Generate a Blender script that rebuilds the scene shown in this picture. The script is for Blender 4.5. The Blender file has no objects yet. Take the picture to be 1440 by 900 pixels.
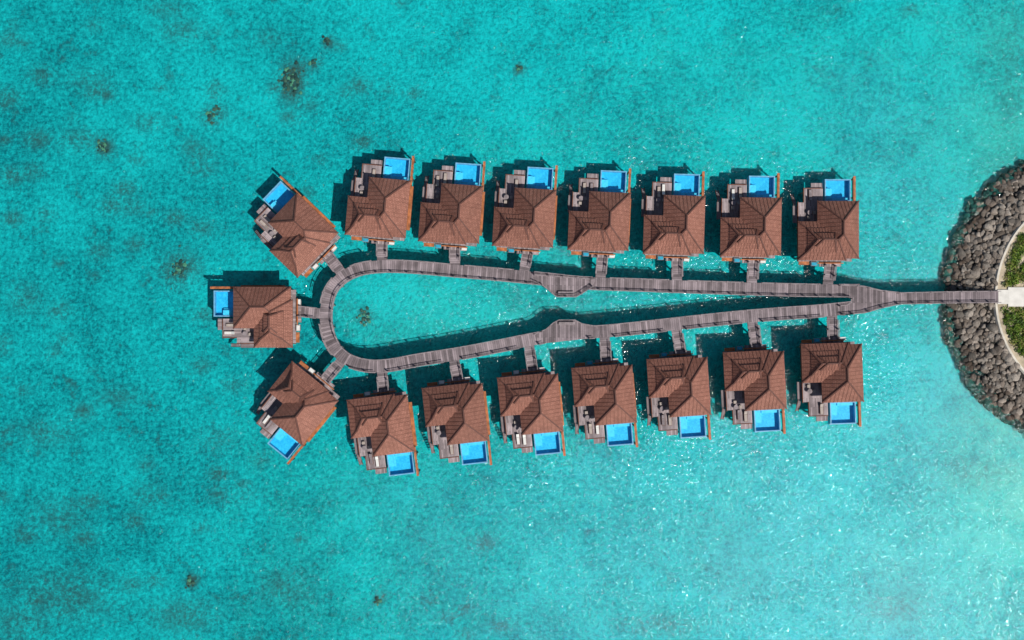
import bpy, math, random
import numpy as np
from mathutils import Vector, Matrix, noise
random.seed(7); np.random.seed(7)
H=180.0; S=8.0
def W(px,py,h=0.0):
    k=(H-h)/H/S
    return ((px-720)*k, -(py-450)*k)
SC=bpy.context.scene
COL=SC.collection

# ---------------------------------------------------------------- materials
def newmat(name):
    m=bpy.data.materials.new(name); m.use_nodes=True
    nt=m.node_tree; nt.nodes.clear()
    return m,nt,nt.nodes,nt.links
def N(nt,t,**kw):
    n=nt.nodes.new(t)
    for k,v in kw.items(): setattr(n,k,v)
    return n
def mixc(nt,fac,a,b,mode='MIX'):
    n=nt.nodes.new('ShaderNodeMix'); n.data_type='RGBA'; n.blend_type=mode
    for inp,val in ((n.inputs[0],fac),(n.inputs[6],a),(n.inputs[7],b)):
        if isinstance(val,(int,float)): inp.default_value=val
        elif isinstance(val,tuple): inp.default_value=(*val,1) if len(val)==3 else val
        else: nt.links.new(val,inp)
    return n.outputs[2]
def mth(nt,op,a,b=None,clamp=False):
    n=nt.nodes.new('ShaderNodeMath'); n.operation=op; n.use_clamp=clamp
    for i,val in enumerate((a,b)):
        if val is None: continue
        if isinstance(val,(int,float)): n.inputs[i].default_value=val
        else: nt.links.new(val,n.inputs[i])
    return n.outputs[0]
def ramp(nt,fac,lo,hi,a=0.0,b=1.0):
    n=nt.nodes.new('ShaderNodeMapRange'); n.clamp=True
    nt.links.new(fac,n.inputs[0])
    n.inputs[1].default_value=lo;n.inputs[2].default_value=hi;n.inputs[3].default_value=a;n.inputs[4].default_value=b
    return n.outputs[0]
def noisen(nt,vec,scale,detail=4,rough=0.55,dist=0.0):
    n=nt.nodes.new('ShaderNodeTexNoise'); n.inputs['Scale'].default_value=scale
    n.inputs['Detail'].default_value=detail; n.inputs['Roughness'].default_value=rough
    n.inputs['Distortion'].default_value=dist
    if vec is not None: nt.links.new(vec,n.inputs['Vector'])
    return n.outputs['Fac']
def principled(nt,col,rough=0.7,bump=None,bstr=0.3,bdist=0.05,spec=0.3):
    p=nt.nodes.new('ShaderNodeBsdfPrincipled')
    if isinstance(col,tuple): p.inputs['Base Color'].default_value=(*col,1)
    else: nt.links.new(col,p.inputs['Base Color'])
    p.inputs['Roughness'].default_value=rough
    p.inputs['Specular IOR Level'].default_value=spec
    if bump is not None:
        b=nt.nodes.new('ShaderNodeBump'); b.inputs['Strength'].default_value=bstr; b.inputs['Distance'].default_value=bdist
        nt.links.new(bump,b.inputs['Height']); nt.links.new(b.outputs[0],p.inputs['Normal'])
    o=nt.nodes.new('ShaderNodeOutputMaterial'); nt.links.new(p.outputs[0],o.inputs[0])
    return p
def mat_simple(name,col,rough=0.7,var=0.25,scale=3.0,spec=0.3):
    m,nt,ns,ls=newmat(name)
    tc=N(nt,'ShaderNodeTexCoord').outputs['Object']
    f=noisen(nt,tc,scale,3)
    f2=ramp(nt,f,0.3,0.7)
    dark=tuple(c*(1-var) for c in col); lite=tuple(min(1,c*(1+var*0.6)) for c in col)
    principled(nt,mixc(nt,f2,dark,lite),rough,None,spec=spec)
    return m
def mat_planks(name,col,plank=0.2,length=2.4,var=0.45,grime=0.35):
    """boards run along V; stacked along U"""
    m,nt,ns,ls=newmat(name)
    uv=N(nt,'ShaderNodeUVMap'); uv.uv_map='UVMap'
    mp=N(nt,'ShaderNodeMapping'); mp.inputs['Rotation'].default_value=(0,0,math.pi/2)
    ls.new(uv.outputs[0],mp.inputs[0])
    br=N(nt,'ShaderNodeTexBrick'); ls.new(mp.outputs[0],br.inputs['Vector'])
    br.inputs['Scale'].default_value=1.0; br.inputs['Brick Width'].default_value=length; br.inputs['Row Height'].default_value=plank
    br.inputs['Mortar Size'].default_value=0.018; br.inputs['Mortar Smooth'].default_value=0.2
    br.inputs['Color1'].default_value=(0,0,0,1); br.inputs['Color2'].default_value=(1,1,1,1); br.inputs['Mortar'].default_value=(0.5,0.5,0.5,1)
    lo=tuple(c*(1-var) for c in col); hi=tuple(c*(1+var) for c in col)
    c=mixc(nt,br.outputs['Color'],lo,hi)
    geo=N(nt,'ShaderNodeNewGeometry').outputs['Position']
    g=ramp(nt,noisen(nt,geo,0.35,4,0.65),0.35,0.65,1-grime,1+grime*0.6)
    gg=N(nt,'ShaderNodeCombineXYZ')
    for i in range(3): ls.new(g,gg.inputs[i])
    c=mixc(nt,1.0,c,gg.outputs[0],'MULTIPLY')
    c=mixc(nt,br.outputs['Fac'],c,tuple(x*0.15 for x in col))
    principled(nt,c,0.8,None,spec=0.2)
    return m
def mat_roof():
    m,nt,ns,ls=newmat('roof_shingles')
    uv=N(nt,'ShaderNodeUVMap'); uv.uv_map='UVMap'
    br=N(nt,'ShaderNodeTexBrick'); ls.new(uv.outputs[0],br.inputs['Vector'])
    br.inputs['Scale'].default_value=1.0; br.inputs['Brick Width'].default_value=0.4; br.inputs['Row Height'].default_value=0.33
    br.inputs['Mortar Size'].default_value=0.025
    br.inputs['Color1'].default_value=(0.225,0.098,0.072,1); br.inputs['Color2'].default_value=(0.300,0.138,0.103,1); br.inputs['Mortar'].default_value=(0.13,0.056,0.042,1)
    geo=N(nt,'ShaderNodeNewGeometry').outputs['Position']
    g=ramp(nt,noisen(nt,geo,0.5,5,0.7),0.3,0.7,0.84,1.14)
    rnd=N(nt,'ShaderNodeObjectInfo').outputs['Random']
    g=mth(nt,'MULTIPLY',g,ramp(nt,rnd,0,1,0.88,1.12))
    gg=N(nt,'ShaderNodeCombineXYZ')
    for i in range(3): ls.new(g,gg.inputs[i])
    c=mixc(nt,1.0,br.outputs['Color'],gg.outputs[0],'MULTIPLY')
    inv=mth(nt,'SUBTRACT',1.0,br.outputs['Fac'])
    principled(nt,c,0.75,inv,0.4,0.03,0.25)
    return m
M={}
M['roof']=mat_roof()
M['ridge']=mat_simple('roof_ridge_cap',(0.115,0.050,0.039),0.7,0.25,2)
M['walk']=mat_planks('boardwalk_planks',(0.212,0.176,0.190),0.36,6.0,0.42,0.32)
M['deck']=mat_planks('weathered_deck_planks',(0.30,0.25,0.26),0.25,3.0,0.35,0.28)
M['rail']=mat_simple('weathered_timber_rail',(0.235,0.20,0.212),0.8,0.4,1.5)
M['darkwood']=mat_simple('dark_timber',(0.16,0.065,0.042),0.75,0.35,1.5)
M['orange']=mat_simple('orange_hardwood',(0.38,0.13,0.048),0.6,0.5,1.2)
M['wall']=mat_simple('cream_render_wall',(0.55,0.48,0.38),0.85,0.12,1)
M['glass']=mat_simple('window_glass',(0.03,0.05,0.06),0.08,0.1,1,0.6)
M['pile']=mat_simple('concrete_pile',(0.26,0.25,0.23),0.85,0.35,1)
M['white']=mat_simple('white_fabric',(0.62,0.62,0.60),0.8,0.1,2)
M['grey']=mat_simple('taupe_fabric',(0.36,0.31,0.28),0.85,0.15,2)
M['teal']=mat_simple('blue_cushion',(0.02,0.30,0.45),0.7,0.2,2)
M['coping']=mat_simple('pale_blue_pool_coping',(0.14,0.38,0.58),0.4,0.25,2)
def mat_pool():
    m,nt,ns,ls=newmat('pool_mosaic')
    tc=N(nt,'ShaderNodeTexCoord').outputs['Object']
    f=noisen(nt,tc,1.3,4,0.6,1.5)
    c=mixc(nt,ramp(nt,f,0.35,0.65),(0.015,0.36,0.66),(0.04,0.53,0.82))
    principled(nt,c,0.4)
    return m
M['pool']=mat_pool()
M['ledge']=mat_simple('pool_ledge_tile',(0.08,0.56,0.80),0.4,0.2,2)
def mat_water(name,tint,scale,strength,dist,rough=0.06):
    m,nt,ns,ls=newmat(name)
    geo=N(nt,'ShaderNodeNewGeometry').outputs['Position']
    a=noisen(nt,geo,scale,3,0.62,0.0)
    bp=N(nt,'ShaderNodeBump'); bp.inputs['Strength'].default_value=strength; bp.inputs['Distance'].default_value=dist
    ls.new(a,bp.inputs['Height'])
    tr=N(nt,'ShaderNodeBsdfTransparent'); tr.inputs[0].default_value=(*tint,1)
    gl=N(nt,'ShaderNodeBsdfGlossy'); gl.inputs['Roughness'].default_value=rough; gl.inputs[0].default_value=(1,1,1,1)
    ls.new(bp.outputs[0],gl.inputs['Normal'])
    fr=N(nt,'ShaderNodeFresnel'); fr.inputs[0].default_value=1.33
    mx=N(nt,'ShaderNodeMixShader'); ls.new(fr.outputs[0],mx.inputs[0]); ls.new(tr.outputs[0],mx.inputs[1]); ls.new(gl.outputs[0],mx.inputs[2])
    o=N(nt,'ShaderNodeOutputMaterial'); ls.new(mx.outputs[0],o.inputs[0])
    return m
M['lagoon']=mat_water('lagoon_water',(0.32,0.935,0.955),1.3,1.0,0.255,0.075)
M['poolwater']=mat_water('pool_water',(0.85,0.98,0.99),2.0,0.4,0.05,0.06)

# ---------------------------------------------------------------- mesh builder
class MB:
    def __init__(s,flip=1): s.v=[];s.f=[];s.uv=[];s.m=[];s.mats=[];s.flip=flip
    def mi(s,k):
        if k not in s.mats: s.mats.append(k)
        return s.mats.index(k)
    def poly(s,pts,mat,uvs=None):
        b=len(s.v)
        if uvs is None:
            P=[Vector(p) for p in pts]
            n=(P[1]-P[0]).cross(P[2]-P[0])
            ax=max(range(3),key=lambda i:abs(n[i]))
            uvs=[(p[0],p[1]) if ax==2 else ((p[0],p[2]) if ax==1 else (p[1],p[2])) for p in pts]
        pts=[(p[0],p[1]*s.flip,p[2]) for p in pts]; uvs=list(uvs)
        if s.flip<0: pts.reverse(); uvs.reverse()
        s.v+=pts; s.f.append(tuple(range(b,b+len(pts)))); s.uv+=uvs; s.m.append(s.mi(mat))
    def box(s,x0,x1,y0,y1,z0,z1,mat):
        s.poly([(x0,y0,z1),(x1,y0,z1),(x1,y1,z1),(x0,y1,z1)],mat)
        s.poly([(x0,y1,z0),(x1,y1,z0),(x1,y0,z0),(x0,y0,z0)],mat)
        s.poly([(x0,y0,z0),(x1,y0,z0),(x1,y0,z1),(x0,y0,z1)],mat)
        s.poly([(x1,y1,z0),(x0,y1,z0),(x0,y1,z1),(x1,y1,z1)],mat)
        s.poly([(x0,y1,z0),(x0,y0,z0),(x0,y0,z1),(x0,y1,z1)],mat)
        s.poly([(x1,y0,z0),(x1,y1,z0),(x1,y1,z1),(x1,y0,z1)],mat)
    def beam(s,p0,p1,w,h,mat):
        p0=Vector(p0);p1=Vector(p1);d=(p1-p0); L=d.length
        if L<1e-5: return
        d/=L
        up=Vector((0,0,1)) if abs(d.z)<0.95 else Vector((1,0,0))
        sd=d.cross(up).normalized()*w/2; u=sd.cross(d).normalized()*h/2
        c=[p0-sd-u,p0+sd-u,p0+sd+u,p0-sd+u,p1-sd-u,p1+sd-u,p1+sd+u,p1-sd+u]
        for q,uvw in (((0,1,5,4),w),((2,3,7,6),w),((1,2,6,5),h),((3,0,4,7),h)):
            s.poly([tuple(c[i]) for i in q],mat,[(0,0),(0,uvw),(L,uvw),(L,0)])
        s.poly([tuple(c[i]) for i in (3,2,1,0)],mat); s.poly([tuple(c[i]) for i in (4,5,6,7)],mat)
    def cyl(s,x,y,r,z0,z1,mat,n=8):
        P=[(x+r*math.cos(2*math.pi*i/n),y+r*math.sin(2*math.pi*i/n)) for i in range(n)]
        for i in range(n):
            a=P[i];b=P[(i+1)%n]
            s.poly([(*a,z0),(*b,z0),(*b,z1),(*a,z1)],mat)
        s.poly([(*p,z1) for p in P],mat)
    def prism(s,pts,z0,z1,mat):
        s.poly([(x,y,z1) for x,y in pts],mat)
        s.poly([(x,y,z0) for x,y in reversed(pts)],mat)
        n=len(pts)
        for i in range(n):
            a=pts[i];b=pts[(i+1)%n]
            s.poly([(*a,z0),(*b,z0),(*b,z1),(*a,z1)],mat)
    def mesh(s,name):
        me=bpy.data.meshes.new(name); me.from_pydata(s.v,[],s.f)
        for k in s.mats: me.materials.append(M[k])
        me.polygons.foreach_set('material_index',s.m)
        ul=me.uv_layers.new(name='UVMap'); ul.data.foreach_set('uv',[c for u in s.uv for c in u])
        me.update(); return me
def obj(name,me,parent=None):
    o=bpy.data.objects.new(name,me); COL.objects.link(o)
    if parent: o.parent=parent
    return o

# ---------------------------------------------------------------- villa parts
EZ=4.95
def facet(mb,e0,e1,r1,r0,step=0.62):
    e0,e1,r1,r0=map(Vector,(e0,e1,r1,r0))
    L=(e1-e0).length; u=(e1-e0)/L
    a=(r0-e0).dot(u); b=(r1-e0).dot(u)
    vv=(r0-e0)-u*a; Sl=vv.length; v=vv/Sl
    uvf=lambda p:((p-e0).dot(u),(p-e0).dot(v))
    pts=[e0,e1,r1] if (r1-r0).length<1e-4 else [e0,e1,r1,r0]
    mb.poly([tuple(p) for p in pts],'roof',[uvf(p) for p in pts])
    nrm=u.cross(v)
    if nrm.z<0: nrm=-nrm
    if step<=0: return
    n=int(L/step)
    for i in range(1,n):
        uu=i*L/n
        k=1.0
        if a>1e-4: k=min(k,uu/a)
        if L-b>1e-4: k=min(k,(L-uu)/(L-b))
        if k<0.12: continue
        p=e0+u*uu+nrm*0.02
        mb.beam(p,p+v*Sl*k,0.06,0.06,'roof')
def hip(mb,x0,x1,y0,y1,z,h,axis,a,b,fas=0.22,caps=True,step=0.62):
    P=[(x0,y0,z),(x1,y0,z),(x1,y1,z),(x0,y1,z)]
    if axis=='y':
        c=(x0+x1)/2; R0=(c,a,z+h);R1=(c,b,z+h)
        facet(mb,P[0],P[1],R0,R0,step);facet(mb,P[1],P[2],R1,R0,step);facet(mb,P[2],P[3],R1,R1,step);facet(mb,P[3],P[0],R0,R1,step)
        hips=[(P[0],R0),(P[1],R0),(P[2],R1),(P[3],R1),(R0,R1)]
    else:
        c=(y0+y1)/2; R0=(a,c,z+h);R1=(b,c,z+h)
        facet(mb,P[0],P[1],R1,R0,step);facet(mb,P[1],P[2],R1,R1,step);facet(mb,P[2],P[3],R0,R1,step);facet(mb,P[3],P[0],R0,R0,step)
        hips=[(P[0],R0),(P[3],R0),(P[1],R1),(P[2],R1),(R0,R1)]
    for i in range(4):
        a_=P[i];b_=P[(i+1)%4]
        mb.poly([(a_[0],a_[1],z-fas),(b_[0],b_[1],z-fas),b_,a_],'ridge')
    mb.poly([(p[0],p[1],z-fas) for p in reversed(P)],'ridge')
    if caps:
        for p,q in hips:
            mb.beam(p,q,0.22,0.2,'ridge')
def build_villa_meshes(fl):
    out={}
    mb=MB(fl)
    hip(mb,-1.9,5.2,-5.1,4.75,EZ,3.2,'y',-1.4,0.9)
    hip(mb,-5.2,3.0,-1.6,5.05,EZ+0.006,2.6,'x',-1.9,0.9)
    hip(mb,-3.9,1.0,-0.35,3.75,EZ+1.15,1.65,'x',-2.5,0.4,0.16,True,0.45)
    hip(mb,-2.7,0.6,0.55,2.85,EZ+2.15,0.95,'x',-1.6,0.2,0.16,True,0.45)
    out['roof']=mb
    mb=MB(fl)
    mb.box(-1.3,4.3,-4.0,4.1,2.65,EZ-0.2,'wall')
    mb.box(-4.3,-1.3,-0.7,4.1,2.65,EZ-0.2,'wall')
    mb.box(-0.9,3.9,-4.04,-4.0,2.75,4.6,'glass')
    mb.box(-4.34,-4.3,0.0,3.2,3.3,4.5,'glass')
    mb.box(-4.0,-1.7,-0.74,-0.7,2.75,4.5,'glass')
    mb.box(0.4,1.6,4.1,4.15,2.7,4.5,'darkwood')
    out['walls']=mb
    mb=MB(fl)
    mb.box(-4.5,4.75,-5.1,5.1,2.3,2.6,'deck')
    mb.box(-3.5,-0.25,-7.5,-5.1,2.3,2.596,'deck')
    mb.box(-2.2,-0.25,-8.5,-7.5,2.0,2.3,'deck')
    mb.box(-5.3,-4.62,-4.6,-1.6,1.9,2.1,'deck')
    mb.box(-3.62,-3.5,-7.62,-5.1,2.2,2.68,'darkwood')
    mb.box(-3.5,-0.25,-7.62,-7.5,2.2,2.68,'darkwood')
    mb.box(-4.62,-4.5,-5.22,5.1,2.2,2.72,'darkwood')
    for i in range(7):
        mb.box(-5.1,-4.66,-5.0-0.3*i,-4.72-0.3*i,1.8-0.3*i,1.88-0.3*i,'rail')
    mb.beam((-5.15,-4.6,2.0),(-5.15,-7.0,-0.3),0.08,0.14,'darkwood')
    mb.beam((-4.62,-5.3,1.3),(-4.62,-7.0,-0.3),0.08,0.14,'darkwood')
    mb.box(-0.9,2.9,5.1,6.0,2.3,2.59,'deck')
    mb.box(-1.3,3.2,5.35,5.5,2.6,3.1,'orange')
    mb.box(-4.4,-2.6,5.1,5.7,2.3,2.6,'orange')
    for x in (-4.0,-1.5,1.5,4.2):
        for y in (-4.6,-1.0,4.4): mb.cyl(x,y,0.2,-1.7,2.3,'pile')
    for x,y in ((-3.2,-7.0),(-0.6,-7.9),(0.4,-8.4),(4.2,-8.4)): mb.cyl(x,y,0.18,-1.7,2.0 if y>-7.5 else 1.0,'pile')
    out['deck']=mb
    mb=MB(fl)
    mb.box(4.98,5.14,-9.5,-4.4,2.2,3.0,'orange')
    mb.box(4.98,5.55,-4.4,3.2,2.3,2.75,'orange')
    for i in range(7): mb.box(5.14,5.26,-9.4+0.8*i,-9.28+0.8*i,1.6,3.12,'darkwood')
    mb.box(4.9,5.30,-9.6,-4.5,3.0,3.08,'orange')
    mb.cyl(5.05,-9.2,0.14,-1.7,2.2,'darkwood')
    mb.cyl(5.05,-6.0,0.14,-1.7,2.2,'darkwood')
    out['privacy_screen']=mb
    mb=MB(fl)
    x0,x1,y0,y1=0.1,4.6,-9.15,-5.25
    t=0.2
    mb.box(x0,x1,y0,y1,1.0,1.55,'pool')
    mb.box(x0,x0+t,y0,y1,1.55,2.62,'coping');mb.box(x1-t,x1,y0,y1,1.55,2.62,'coping')
    mb.box(x0+t,x1-t,y0,y0+t,1.55,2.60,'coping');mb.box(x0+t,x1-t,y1-t,y1,1.55,2.62,'coping')
    mb.box(x0+t,x0+t+0.9,y0+1.6,y1-t,1.55,2.42,'ledge')
    mb.box(x0+t+0.9,x0+t+1.2,y0+1.6,y1-t,1.55,2.0,'ledge')
    mb.box(x0+t+1.2,x1-t,y1-t-0.5,y1-t,1.55,2.2,'ledge')
    out['pool_basin']=mb
    mb=MB(fl)
    mb.poly([(x0+t,y0+t,2.52),(x1-t,y0+t,2.52),(x1-t,y1-t,2.52),(x0+t,y1-t,2.52)],'poolwater')
    out['pool_water']=mb
    return {k:m.mesh(k) for k,m in out.items()}
def furniture(fl,seed):
    rg=random.Random(seed)
    mb=MB(fl)
    for k,(lx,ly) in enumerate(((-3.0,-7.2),(-1.9,-7.2))):
        if rg.random()<0.15: continue
        lx+=rg.uniform(-.1,.25); ly+=rg.uniform(-.1,.6)
        fab=rg.choice(['white','grey','grey','rail'])
        mb.box(lx,lx+0.6,ly,ly+1.8,2.85,2.93,'darkwood')
        mb.box(lx+0.06,lx+0.54,ly+0.05,ly+1.25,2.93,3.0,fab)
        mb.beam((lx+0.3,ly+1.3,2.98),(lx+0.3,ly+1.85,3.25),0.5,0.08,fab)
        for a in (0.05,0.5):
            for b in (0.1,1.6): mb.box(lx+a,lx+a+0.06,ly+b,ly+b+0.06,2.6,2.85,'darkwood')
    tx,ty=rg.uniform(-3.8,-2.4),rg.uniform(-4.6,-3.0)
    mb.cyl(tx,ty,0.42,3.25,3.3,'rail',14); mb.cyl(tx,ty,0.06,2.6,3.25,'darkwood',6)
    for dx,dy in ((0.85,0),(-0.1,0.85)):
        mb.box(tx+dx-.25,tx+dx+.25,ty+dy-.25,ty+dy+.25,3.0,3.08,'grey')
        mb.box(tx+dx-.2,tx+dx+.2,ty+dy-.2,ty+dy+.2,2.6,3.0,'darkwood')
    mb.box(-2.4,-1.3,5.15,5.9,2.5,2.9,'rail'); mb.box(-2.3,-1.4,5.3,5.85,2.9,3.0,rg.choice(['teal','white']))
    if rg.random()<.6: mb.box(2.2,3.1,5.55,5.95,2.6,2.95,'white')
    return mb.mesh('terrace_furniture')
VM={1:build_villa_meshes(1),-1:build_villa_meshes(-1)}
ups=[(531,292,-5),(633.5,300.5,-4),(737,306.5,-3.4),(842.5,311.5,-2.6),(948,316.5,-1.7),(1056,319.5,-0.8),(1165,324.5,0)]
los=[(535,598.5,7),(640,582.5,6.3),(745.5,568.5,5.5),(849.5,555.5,4.7),(954.5,544,3.8),(1061.5,535,3),(1170.5,524,2)]
villas=[(x,y,r,-1) for x,y,r in ups]+[(x,y,r,1) for x,y,r in los]+[(418,331,46,-1),(370,446,90,-1),(418,567,-39,1)]
entries=[]
for vi,(x,y,r,fl) in enumerate(villas):
    e=bpy.data.objects.new('overwater_villa',None); COL.objects.link(e)
    wx,wy=W(x,y,EZ); e.location=(wx,wy,0); e.rotation_euler=(0,0,math.radians(r))
    for k,me in VM[fl].items(): obj(k,me,e)
    obj('terrace_furniture',furniture(fl,100+vi),e)
    mt=Matrix.Rotation(math.radians(r),2)
    p=mt@Vector((1.0,5.9*fl)); entries.append((Vector((wx+p.x,wy+p.y)), (mt@Vector((0,fl))).normalized()))

# ---------------------------------------------------------------- boardwalk
BZ=2.55
cl=[(1205,409),(1150,408.5),(1100,407.5),(1000,404.5),(900,401),(820,398),(770,393),(700,386),(640,381),(590,376.5),(545,374.5),(510,378),(484,389),(466,408),(459,435),(460,462),(470,488),(490,506),(515,514),(545,514),(590,506),(650,496.5),(700,487),(750,477),(800,469),(850,466),(900,461),(950,455.5),(1000,450),(1050,445),(1100,441),(1150,437.5),(1205,432)]
def catmull(P,step=0.8):
    P=[Vector(p) for p in P]; P=[2*P[0]-P[1]]+P+[2*P[-1]-P[-2]]
    out=[]
    for i in range(1,len(P)-2):
        a,b,c,d=P[i-1:i+3]; n=max(1,int((c-b).length/step))
        for j in range(n):
            t=j/n
            out.append(0.5*((2*b)+(-a+c)*t+(2*a-5*b+4*c-d)*t*t+(-a+3*b-3*c+d)*t**3))
    out.append(P[-2]); return out
loop=catmull([W(x,y,BZ) for x,y in cl])
stem=catmull([W(x,y,BZ) for x,y in [(1255,420),(1300,419),(1350,418),(1404,417.5)]])
def strip(mb,pts,w,z,mat='walk'):
    n=len(pts); s=0; Lp=[];Rp=[];sv=[]
    for i,p in enumerate(pts):
        d=(pts[min(i+1,n-1)]-pts[max(i-1,0)]).normalized(); nn=Vector((-d.y,d.x))
        Lp.append(p+nn*w/2);Rp.append(p-nn*w/2)
        if i: s+=(p-pts[i-1]).length
        sv.append(s)
    for i in range(n-1):
        a,b,c,d=Rp[i],Rp[i+1],Lp[i+1],Lp[i]
        mb.poly([(*a,z),(*b,z),(*c,z),(*d,z)],mat,[(sv[i],0),(sv[i+1],0),(sv[i+1],w),(sv[i],w)])
        mb.poly([(*d,z-.3),(*c,z-.3),(*b,z-.3),(*a,z-.3)],mat)
        mb.poly([(*a,z-.3),(*b,z-.3),(*b,z),(*a,z)],'darkwood')
        mb.poly([(*c,z-.3),(*d,z-.3),(*d,z),(*c,z)],'darkwood')
    return Lp,Rp
def rail(mb,pts,z,skip,hgt=1.0,every=2.0):
    acc=every
    for i in range(len(pts)-1):
        a,b=pts[i],pts[i+1]; m=(a+b)/2
        if skip(m): acc=every; continue
        mb.beam((*a,z+hgt),(*b,z+hgt),0.12,0.07,'rail')
        mb.beam((*a,z+hgt*0.5),(*b,z+hgt*0.5),0.05,0.05,'rail')
        mb.beam((*a,z+0.06),(*b,z+0.06),0.14,0.12,'rail')
        acc+=(b-a).length
        if acc>=every:
            acc=0; mb.box(a.x-.1,a.x+.1,a.y-.1,a.y+.1,z,z+hgt+0.12,'rail')
bw=bpy.data.objects.new('boardwalk',None); COL.objects.link(bw)
mb=MB(); WW=2.15
Lp,Rp=strip(mb,loop,WW,BZ)
Ls,Rs=strip(mb,stem,1.95,BZ)
px=lambda L:[Vector(W(x,y,BZ)) for x,y in L]
bul1=px([(752,386.5),(838,393),(833,403),(818,413),(810,417.5),(783,417.5),(776,412),(764,402),(750,395)])
bul2=px([(755,484),(752,470),(768,463),(778,454),(786,450),(808,450),(818,455),(838,459),(846,474)])
jun=px([(1180,401),(1212,402.5),(1236,408.5),(1262,411.5),(1262,428),(1240,432.5),(1214,440),(1182,443),(1180,430),(1190,429),(1197,424),(1197,419.5),(1190,417),(1180,417)])
for P in (bul1,bul2,jun): mb.prism([tuple(p) for p in P],BZ-0.29,BZ+0.006,'walk')
obj('deck',mb.mesh('boardwalk_deck'),bw)
ends=[]
for p,d in entries:
    q=min(loop,key=lambda t:(t-p).length); ends.append(q)
def near_entry(m): return any((m-q).length<1.75 and (m-p).length<(q-p).length for q,(p,d) in zip(ends,entries))
def inpoly(m,P):
    c=False;n=len(P)
    for i in range(n):
        a,b=P[i],P[i-1]
        if (a.y>m.y)!=(b.y>m.y) and m.x<(b.x-a.x)*(m.y-a.y)/(b.y-a.y)+a.x: c=not c
    return c
mb=MB()
ins=lambda m: inpoly(m,bul1) or inpoly(m,bul2) or inpoly(m,jun)
sk=lambda m: near_entry(m) or ins(m)
rail(mb,Lp,BZ,sk); rail(mb,Rp,BZ,sk)
no=lambda m:False
rail(mb,Ls,BZ,ins,1.0,2.0); rail(mb,Rs,BZ,ins,1.0,2.0)
def dens(P,step=0.8):
    o=[]
    for a,b in zip(P,P[1:]):
        n=max(1,int((b-a).length/step)); o+=[a+(b-a)*i/n for i in range(n)]
    return o+[P[-1]]
rail(mb,dens(bul1[2:9]),BZ,no);rail(mb,dens(bul2[1:8]),BZ,no)
rail(mb,dens(bul1[0:2]),BZ,no)
rail(mb,dens(jun[0:4]),BZ,no);rail(mb,dens(jun[4:8]),BZ,no);rail(mb,dens(jun[8:]),BZ,no)
obj('railings',mb.mesh('boardwalk_railings'),bw)
mb=MB()
for P,Lq,Rq in ((loop,Lp,Rp),(stem,Ls,Rs)):
    for i in range(2,len(P)-1,5):
        for q in (P[i]*0.3+Lq[i]*0.7,P[i]*0.3+Rq[i]*0.7): mb.cyl(q.x,q.y,0.17,-1.7,BZ-0.3,'pile')
        mb.beam((*Lq[i],BZ-0.42),(*Rq[i],BZ-0.42),0.25,0.22,'pile')
obj('piles',mb.mesh('boardwalk_piles'),bw)
def bench(px_,py_,rot):
    mb=MB()
    mb.box(-1.4,1.4,-0.25,0.25,0.4,0.47,'rail'); mb.box(-1.4,1.4,0.22,0.28,0.55,0.85,'rail')
    for x in (-1.2,0,1.15): mb.box(x,x+0.1,-0.2,0.22,0,0.4,'darkwood'); mb.box(x,x+0.1,0.223,0.277,0.47,0.55,'darkwood')
    o=obj('wooden_bench',mb.mesh('bench'))
    x,y=W(px_,py_,BZ); o.location=(x,y,BZ+0.006); o.rotation_euler=(0,0,rot)
bench(796,412,math.pi); bench(797,455,0)
for (p,d),q in zip(entries,ends):
    dd=(q-p); L=dd.length; dd/=L
    a=p-dd*0.1; b=q-dd*(WW/2-0.12)
    n=max(2,int((b-a).length/0.7)); pts=[a+(b-a)*i/n for i in range(n+1)]
    mb=MB()
    l,r=strip(mb,pts,1.75,BZ-0.008)
    rail(mb,l[:-1],BZ-0.008,no,0.95,1.4); rail(mb,r[:-1],BZ-0.008,no,0.95,1.4)
    mid=(a+b)/2
    mb.cyl(mid.x,mid.y,0.16,-1.7,BZ-0.3,'pile')
    obj('entry_footbridge',mb.mesh('entry_footbridge'))

# ---------------------------------------------------------------- island
CX,CY=W(1546,418,0); RO,RI=26.6,19.4; LZ=2.2
M['soil']=mat_simple('sandy_soil',(0.44,0.37,0.27),0.95,0.45,0.6)
M['kerb']=mat_simple('pale_kerb',(0.56,0.52,0.45),0.85,0.2,1)
M['slab']=mat_simple('concrete_paving',(0.62,0.60,0.56),0.85,0.15,0.8)
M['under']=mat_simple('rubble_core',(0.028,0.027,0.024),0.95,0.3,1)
mb=MB(); n=160
def ring(r,z): return [(CX+r*math.cos(2*math.pi*i/n),CY+r*math.sin(2*math.pi*i/n),z) for i in range(n)]
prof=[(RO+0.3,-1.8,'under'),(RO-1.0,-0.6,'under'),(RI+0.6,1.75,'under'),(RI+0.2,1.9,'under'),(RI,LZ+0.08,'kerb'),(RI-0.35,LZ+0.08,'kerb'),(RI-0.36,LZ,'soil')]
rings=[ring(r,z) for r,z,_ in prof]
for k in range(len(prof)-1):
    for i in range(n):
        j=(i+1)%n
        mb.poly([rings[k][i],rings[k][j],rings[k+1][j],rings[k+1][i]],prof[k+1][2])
mb.poly(rings[-1],'soil')
obj('island_ground',mb.mesh('island_ground'))
mb=MB()
x0,y0=W(1403,427.5,2.5); x1,y1=W(1403,407.5,2.5)
mb.box(x0+0.02,CX+60,y0,y1,1.5,2.44,'slab')
a=W(1418,431,2.5);b=W(1418,404,2.5)
mb.box(a[0],a[0]+3.2,a[1],b[1],1.6,2.448,'slab')
obj('footpath',mb.mesh('footpath'))
mb=MB(); n2=96
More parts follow.
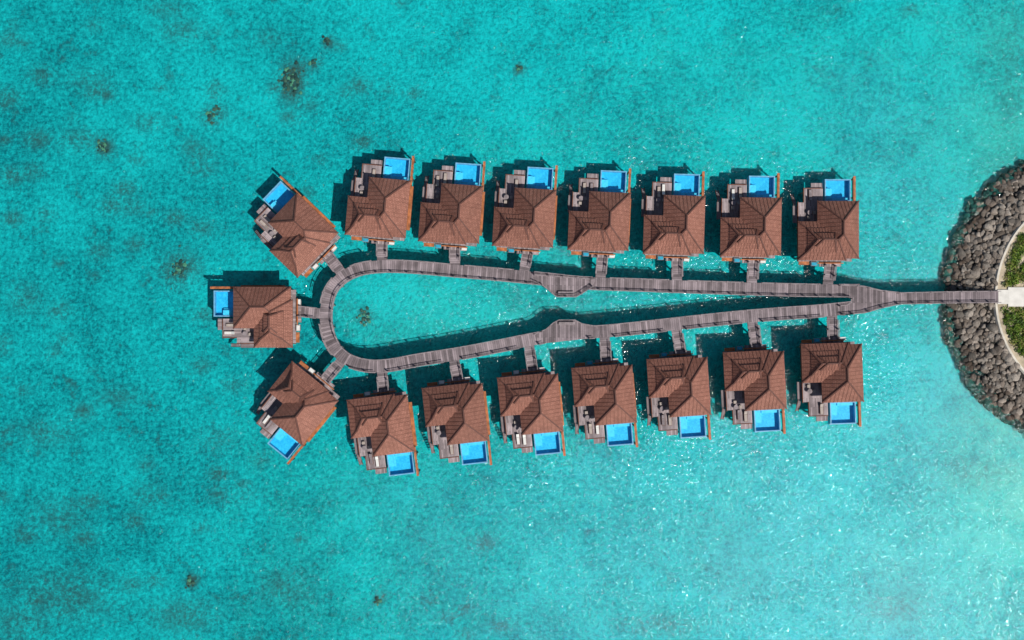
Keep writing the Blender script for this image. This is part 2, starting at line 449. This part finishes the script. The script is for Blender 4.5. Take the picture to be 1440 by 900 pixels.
def ring2(r,z,j=0): return [(225+r*(1+0.03*math.sin(5*t)+0.02*math.sin(11*t))*math.cos(t),r*1.6*math.sin(t),z) for t in [2*math.pi*i/n2 for i in range(n2)]]
R=[ring2(106,-1.8),ring2(96,0.1),ring2(90,1.5),ring2(80,2.19)]
for k in range(3):
    for i in range(n2):
        j=(i+1)%n2; mb.poly([R[k][i],R[k][j],R[k+1][j],R[k+1][i]],'soil')
mb.poly(R[-1],'soil'); obj('mainland_beach',mb.mesh('mainland_beach'))

# rocks
def rock_mat():
    m,nt,ns,ls=newmat('revetment_rock')
    at=N(nt,'ShaderNodeAttribute'); at.attribute_name='rc'
    geo=N(nt,'ShaderNodeNewGeometry').outputs['Position']
    f=noisen(nt,geo,4,3,0.7)
    g=ramp(nt,f,0.3,0.7,0.65,1.3); gg=N(nt,'ShaderNodeCombineXYZ')
    for i in range(3): ls.new(g,gg.inputs[i])
    principled(nt,mixc(nt,1.0,at.outputs['Color'],gg.outputs[0],'MULTIPLY'),0.9,None,spec=0.2)
    return m
M['rock']=rock_mat()
import bmesh
bm=bmesh.new(); bmesh.ops.create_icosphere(bm,subdivisions=2,radius=1); bm.verts.ensure_lookup_table()
iv=np.array([v.co[:] for v in bm.verts]); ifc=np.array([[v.index for v in f.verts] for f in bm.faces]); bm.free()
temps=[]
for k in range(12):
    dv=iv.copy()
    for _ in range(9):
        nv=np.random.normal(size=3); nv/=np.linalg.norm(nv); dd=0.55+0.3*np.random.rand()
        pr=dv@nv; ex=np.maximum(pr-dd,0); dv-=ex[:,None]*nv
    temps.append(dv)
def scatter(name,places,mat,attr=True):
    V=[];F=[];C=[];b=0
    for (x,y,z,sx,sy,sz,c) in places:
        t=temps[random.randrange(12)]*np.array([sx,sy,sz])
        a=random.uniform(0,6.28);ca,sa=math.cos(a),math.sin(a); tl=random.uniform(-.4,.4); ct,st=math.cos(tl),math.sin(tl)
        Rm=np.array([[ca,-sa,0],[sa,ca,0],[0,0,1]])@np.array([[1,0,0],[0,ct,-st],[0,st,ct]])
        V.append(t@Rm.T+np.array([x,y,z])); F.append(ifc+b); b+=len(iv); C.append(np.tile(np.array([*c,1.0]),(len(iv),1)))
    V=np.concatenate(V);F=np.concatenate(F);C=np.concatenate(C)
    me=bpy.data.meshes.new(name)
    me.from_pydata(V.tolist(),[],F.tolist())
    ca=me.color_attributes.new('rc','FLOAT_COLOR','POINT'); ca.data.foreach_set('color',C.ravel())
    me.materials.append(M[mat]); me.update()
    return obj(name,me)
pl=[]
for i in range(3800):
    a=math.radians(random.uniform(75,285)); u=random.random(); r=math.sqrt(RI**2+u*((RO+0.5)**2-RI**2))+0.1
    r+=0.9*noise.noise(Vector((math.cos(a)*9,math.sin(a)*9,0)))*(r-RI)/7
    t=(r-RI)/(RO-RI)
    z=1.75-2.35*t+random.uniform(-.25,.35)
    s=random.choice([0.28,0.36,0.44,0.56,0.72])*random.uniform(.8,1.2)
    g=random.uniform(0.06,0.27)*(0.5 if z<0.1 else 1)
    w=random.uniform(-0.01,0.03)
    x,y=CX+r*math.cos(a),CY+r*math.sin(a)
    if abs(y-W(0,418,2.5)[1])<1.0 and z>1.6: continue
    pl.append((x,y,z,s*random.uniform(.8,1.4),s,s*random.uniform(.6,.9),(g+w*0.6+0.012,g*0.89+w*.2+.008,g*0.78+.006)))
scatter('rock_revetment',pl,'rock')

# shrubs
def leaf_mat():
    m,nt,ns,ls=newmat('shrub_leaves')
    at=N(nt,'ShaderNodeAttribute'); at.attribute_name='rc'
    p=principled(nt,at.outputs['Color'],0.6)
    return m
M['leaf']=leaf_mat()
V=[];F=[];C=[]
yc=W(0,417.5,2.5)[1]
cl_=0
while cl_<1500:
    a=math.radians(random.uniform(95,265)); r=random.uniform(11,RI-1.2)
    x,y=CX+r*math.cos(a),CY+r*math.sin(a)
    if abs(y-yc)<2.1: continue
    if noise.noise(Vector((x*0.3,y*0.3,3.1)))<-0.36: continue
    cl_+=1
    s=random.uniform(0.35,0.95); hz=random.uniform(0.3,1.0)
    base=random.choice([(0.10,0.18,0.025),(0.15,0.25,0.03),(0.05,0.10,0.02),(0.21,0.29,0.04),(0.25,0.24,0.07)])
    for k in range(44):
        d=np.random.normal(size=3); d/=np.linalg.norm(d); d[2]=abs(d[2]); q=random.uniform(.5,1)
        p=np.array([x,y,LZ])+d*np.array([s,s,hz])*q
        u=np.random.normal(size=3);u/=np.linalg.norm(u);w=np.cross(u,np.random.normal(size=3));w/=np.linalg.norm(w)
        l=random.uniform(.1,.2); b=len(V)
        V+=[tuple(p-u*l),tuple(p+w*l*.5),tuple(p+u*l),tuple(p-w*l*.5)]; F.append((b,b+1,b+2,b+3))
        k2=random.uniform(.7,1.3); C+=[(base[0]*k2,base[1]*k2,base[2]*k2,1)]*4
me=bpy.data.meshes.new('shrubs'); me.from_pydata(V,[],F); ca=me.color_attributes.new('rc','FLOAT_COLOR','POINT'); ca.data.foreach_set('color',[c for q in C for c in q])
me.materials.append(M['leaf']); obj('shrub_foliage',me)

# ---------------------------------------------------------------- seabed
xs=[-2500,-900,-400,-220,-150]+list(np.arange(-110,110.1,1.0))+[150,220,400,900,2500]
ys=[-2500,-900,-400,-200,-120]+list(np.arange(-75,75.1,1.0))+[120,200,400,900,2500]
blobs=[(408,112,17,26,1.6),(418,92,12,10,1.1),(142,205,11,11,1.5),(250,378,24,22,1.1),(512,443,12,10,1.0),(532,845,8,8,1.4),(267,820,9,9,1.5),(730,95,7,7,1.3),(460,57,7,8,1.2),(440,87,8,8,1.1),
 (297,160,18,14,.9),(110,195,34,14,.6),(265,205,14,12,.6),(280,320,16,12,.65),(60,610,36,18,.55),(180,290,22,12,.5),(395,830,34,24,.55),(255,870,46,24,.65),(1385,665,46,22,.5),(1430,110,25,70,.45),
 (1285,12,12,8,.8),(300,620,24,18,.5),(40,240,18,12,.5),(205,170,22,12,.6),(935,885,60,16,.5),(250,40,30,16,.55),(1200,450,14,10,.4),(792,274,10,16,.6),(205,700,22,18,.5),(75,730,40,26,.5),(90,840,70,34,.6),
 (160,560,30,14,.45),(30,420,24,20,.45),(120,110,30,14,.45),(340,700,26,14,.4),(700,885,20,10,.55),(25,880,50,30,.5),(1270,860,40,16,.3),(230,10,30,12,.5)]
rg=random.Random(5)
for i in range(110):
    X=rg.uniform(0,1)**1.7*680; Y=rg.uniform(0,900); s=rg.uniform(4,13)
    blobs.append((X,Y,s*1.4,s,rg.uniform(.4,.9)))
tone_pts=[(0,0,.50),(100,130,.46),(300,60,.58),(700,80,.70),(1000,100,.72),(1300,120,.68),(100,400,.44),(300,250,.52),(60,850,.28),(150,650,.40),(350,850,.46),(300,550,.52),(600,720,.64),(700,860,.68),(900,760,.76),(1150,750,.76),(1400,820,.78),(1280,300,.70),(1100,220,.75),(640,430,.74),(900,430,.66),(1300,520,.75),(1400,200,.60)]
pale_pts=[(1440,700,.6),(1430,620,.45),(1400,760,.35),(1300,820,.15),(1430,880,.2),(1310,420,.08),(1435,190,.35),(1430,60,.2),(600,440,.14),(720,430,.14),(1050,800,.05)]
V=[];C=[]
for y in ys:
    for x in xs:
        ppx=720+x*8; ppy=450-y*8
        sw=0;st=0
        for a,b,t in tone_pts:
            w=1/(((ppx-a)**2+(ppy-b)**2)+9000)**1.5; sw+=w; st+=w*t
        tone=st/sw
        pale=0
        for a,b,t in pale_pts: pale=max(pale,t*math.exp(-((ppx-a)**2+(ppy-b)**2)/(2*75**2)))
        rr=math.hypot(x-CX,y-CY); pale=max(pale,0.3*math.exp(-max(0,rr-RO)/2.5))
        dk=0
        for a,b,rx,ry,t in blobs:
            ex=((ppx-a)/rx)**2+((ppy-b)/ry)**2
            if ex<6: dk=max(dk,t*math.exp(-ex))
        z=-1.5+0.12*noise.noise(Vector((x*.08,y*.08,0)))
        V.append((x,y,z)); C.append((tone,pale,dk,1))
nx=len(xs); F=[(j*nx+i,j*nx+i+1,(j+1)*nx+i+1,(j+1)*nx+i) for j in range(len(ys)-1) for i in range(nx-1)]
me=bpy.data.meshes.new('seabed'); me.from_pydata(V,[],F); ca=me.color_attributes.new('zone','FLOAT_COLOR','POINT'); ca.data.foreach_set('color',[c for q in C for c in q])
for p in me.polygons: p.use_smooth=True
m,nt,ns,ls=newmat('lagoon_seabed')
geo=N(nt,'ShaderNodeNewGeometry').outputs['Position']
at=N(nt,'ShaderNodeAttribute'); at.attribute_name='zone'
sp=N(nt,'ShaderNodeSeparateColor'); ls.new(at.outputs['Color'],sp.inputs[0])
big=noisen(nt,geo,0.045,4,0.6)
mid=noisen(nt,geo,0.26,5,0.7)
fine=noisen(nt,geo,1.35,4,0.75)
t=mth(nt,'ADD',sp.outputs[0],mth(nt,'MULTIPLY',mth(nt,'SUBTRACT',big,0.5),1.2))
t=mth(nt,'ADD',t,mth(nt,'MULTIPLY',mth(nt,'SUBTRACT',mid,0.5),1.1))
t=mth(nt,'ADD',t,mth(nt,'MULTIPLY',mth(nt,'SUBTRACT',fine,0.5),2.7),True)  # fine noise paints caustic light mottling into the seabed colour
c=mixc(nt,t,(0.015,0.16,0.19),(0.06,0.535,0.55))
c=mixc(nt,mth(nt,'MULTIPLY',sp.outputs[1],ramp(nt,mid,0.3,0.6,0.5,1.1)),c,(0.70,0.58,0.47))
fine2=mth(nt,'ADD',mth(nt,'MULTIPLY',fine,0.5),mth(nt,'MULTIPLY',mid,0.5))
dk=mth(nt,'MULTIPLY',sp.outputs[2],ramp(nt,fine2,0.64,0.46),True)
dk2=mth(nt,'MULTIPLY',ramp(nt,mid,0.41,0.30),mth(nt,'SUBTRACT',0.9,sp.outputs[0],True))
c=mixc(nt,mth(nt,'MAXIMUM',dk,dk2),c,(0.25,0.105,0.10))
principled(nt,c,0.95,fine,0.9,0.5,0.0)
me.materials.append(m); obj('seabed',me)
cp=[]
for a,b,rx,k,hh_ in [(408,112,14,70,.5),(142,205,6,24,.5),(512,443,8,28,.6),(532,845,4,18,.6),(267,820,5,18,.6),(730,95,3,8,.4),(460,57,4,10,.4),(250,378,14,30,.3),(440,87,4,8,.4),(297,160,10,14,.3)]:
    for i in range(k):
        x,y=W(a+random.gauss(0,rx*.6),b+random.gauss(0,rx*.7),-1.4); s=random.uniform(.12,.42)
        cl0=random.choice([(0.42,0.11,0.08),(0.3,0.09,0.07),(0.6,0.24,0.15),(0.18,0.055,0.05)])
        cp.append((x,y,-1.45,s,s,s*hh_,cl0))
scatter('coral_heads',cp,'rock')
me=bpy.data.meshes.new('water'); q=2500
me.from_pydata([(-q,-q,0),(q,-q,0),(q,q,0),(-q,q,0)],[],[(0,1,2,3)]); me.materials.append(M['lagoon']); obj('lagoon_water',me)

# ---------------------------------------------------------------- light, sky, camera
el=math.radians(54); hx,hy=0.76,-0.65; l=math.hypot(hx,hy)
sv=Vector((hx/l*math.cos(el),hy/l*math.cos(el),math.sin(el)))
sl=bpy.data.lights.new('sun','SUN'); sl.energy=4.9; sl.angle=math.radians(0.5); sl.color=(1,0.955,0.88)
so=bpy.data.objects.new('sun',sl); COL.objects.link(so); so.rotation_euler=sv.to_track_quat('Z','Y').to_euler(); so.location=(0,0,100)
w=bpy.data.worlds.new('World'); SC.world=w; w.use_nodes=True; nt=w.node_tree
sk=nt.nodes.new('ShaderNodeTexSky'); sk.sky_type='NISHITA'; sk.sun_disc=False; sk.sun_elevation=el; sk.sun_rotation=math.atan2(hx,hy)
bg=nt.nodes['Background']; bg.inputs[1].default_value=0.065; nt.links.new(sk.outputs[0],bg.inputs[0])
cam=bpy.data.cameras.new('camera'); cam.sensor_width=36; cam.lens=36*H/(1440/S); cam.clip_end=6000; cam.clip_start=1
co=bpy.data.objects.new('camera',cam); COL.objects.link(co); co.location=(0,0,H); co.rotation_euler=(0,0,0); SC.camera=co
SC.view_settings.view_transform='Standard'; SC.view_settings.look='None'; SC.view_settings.exposure=0
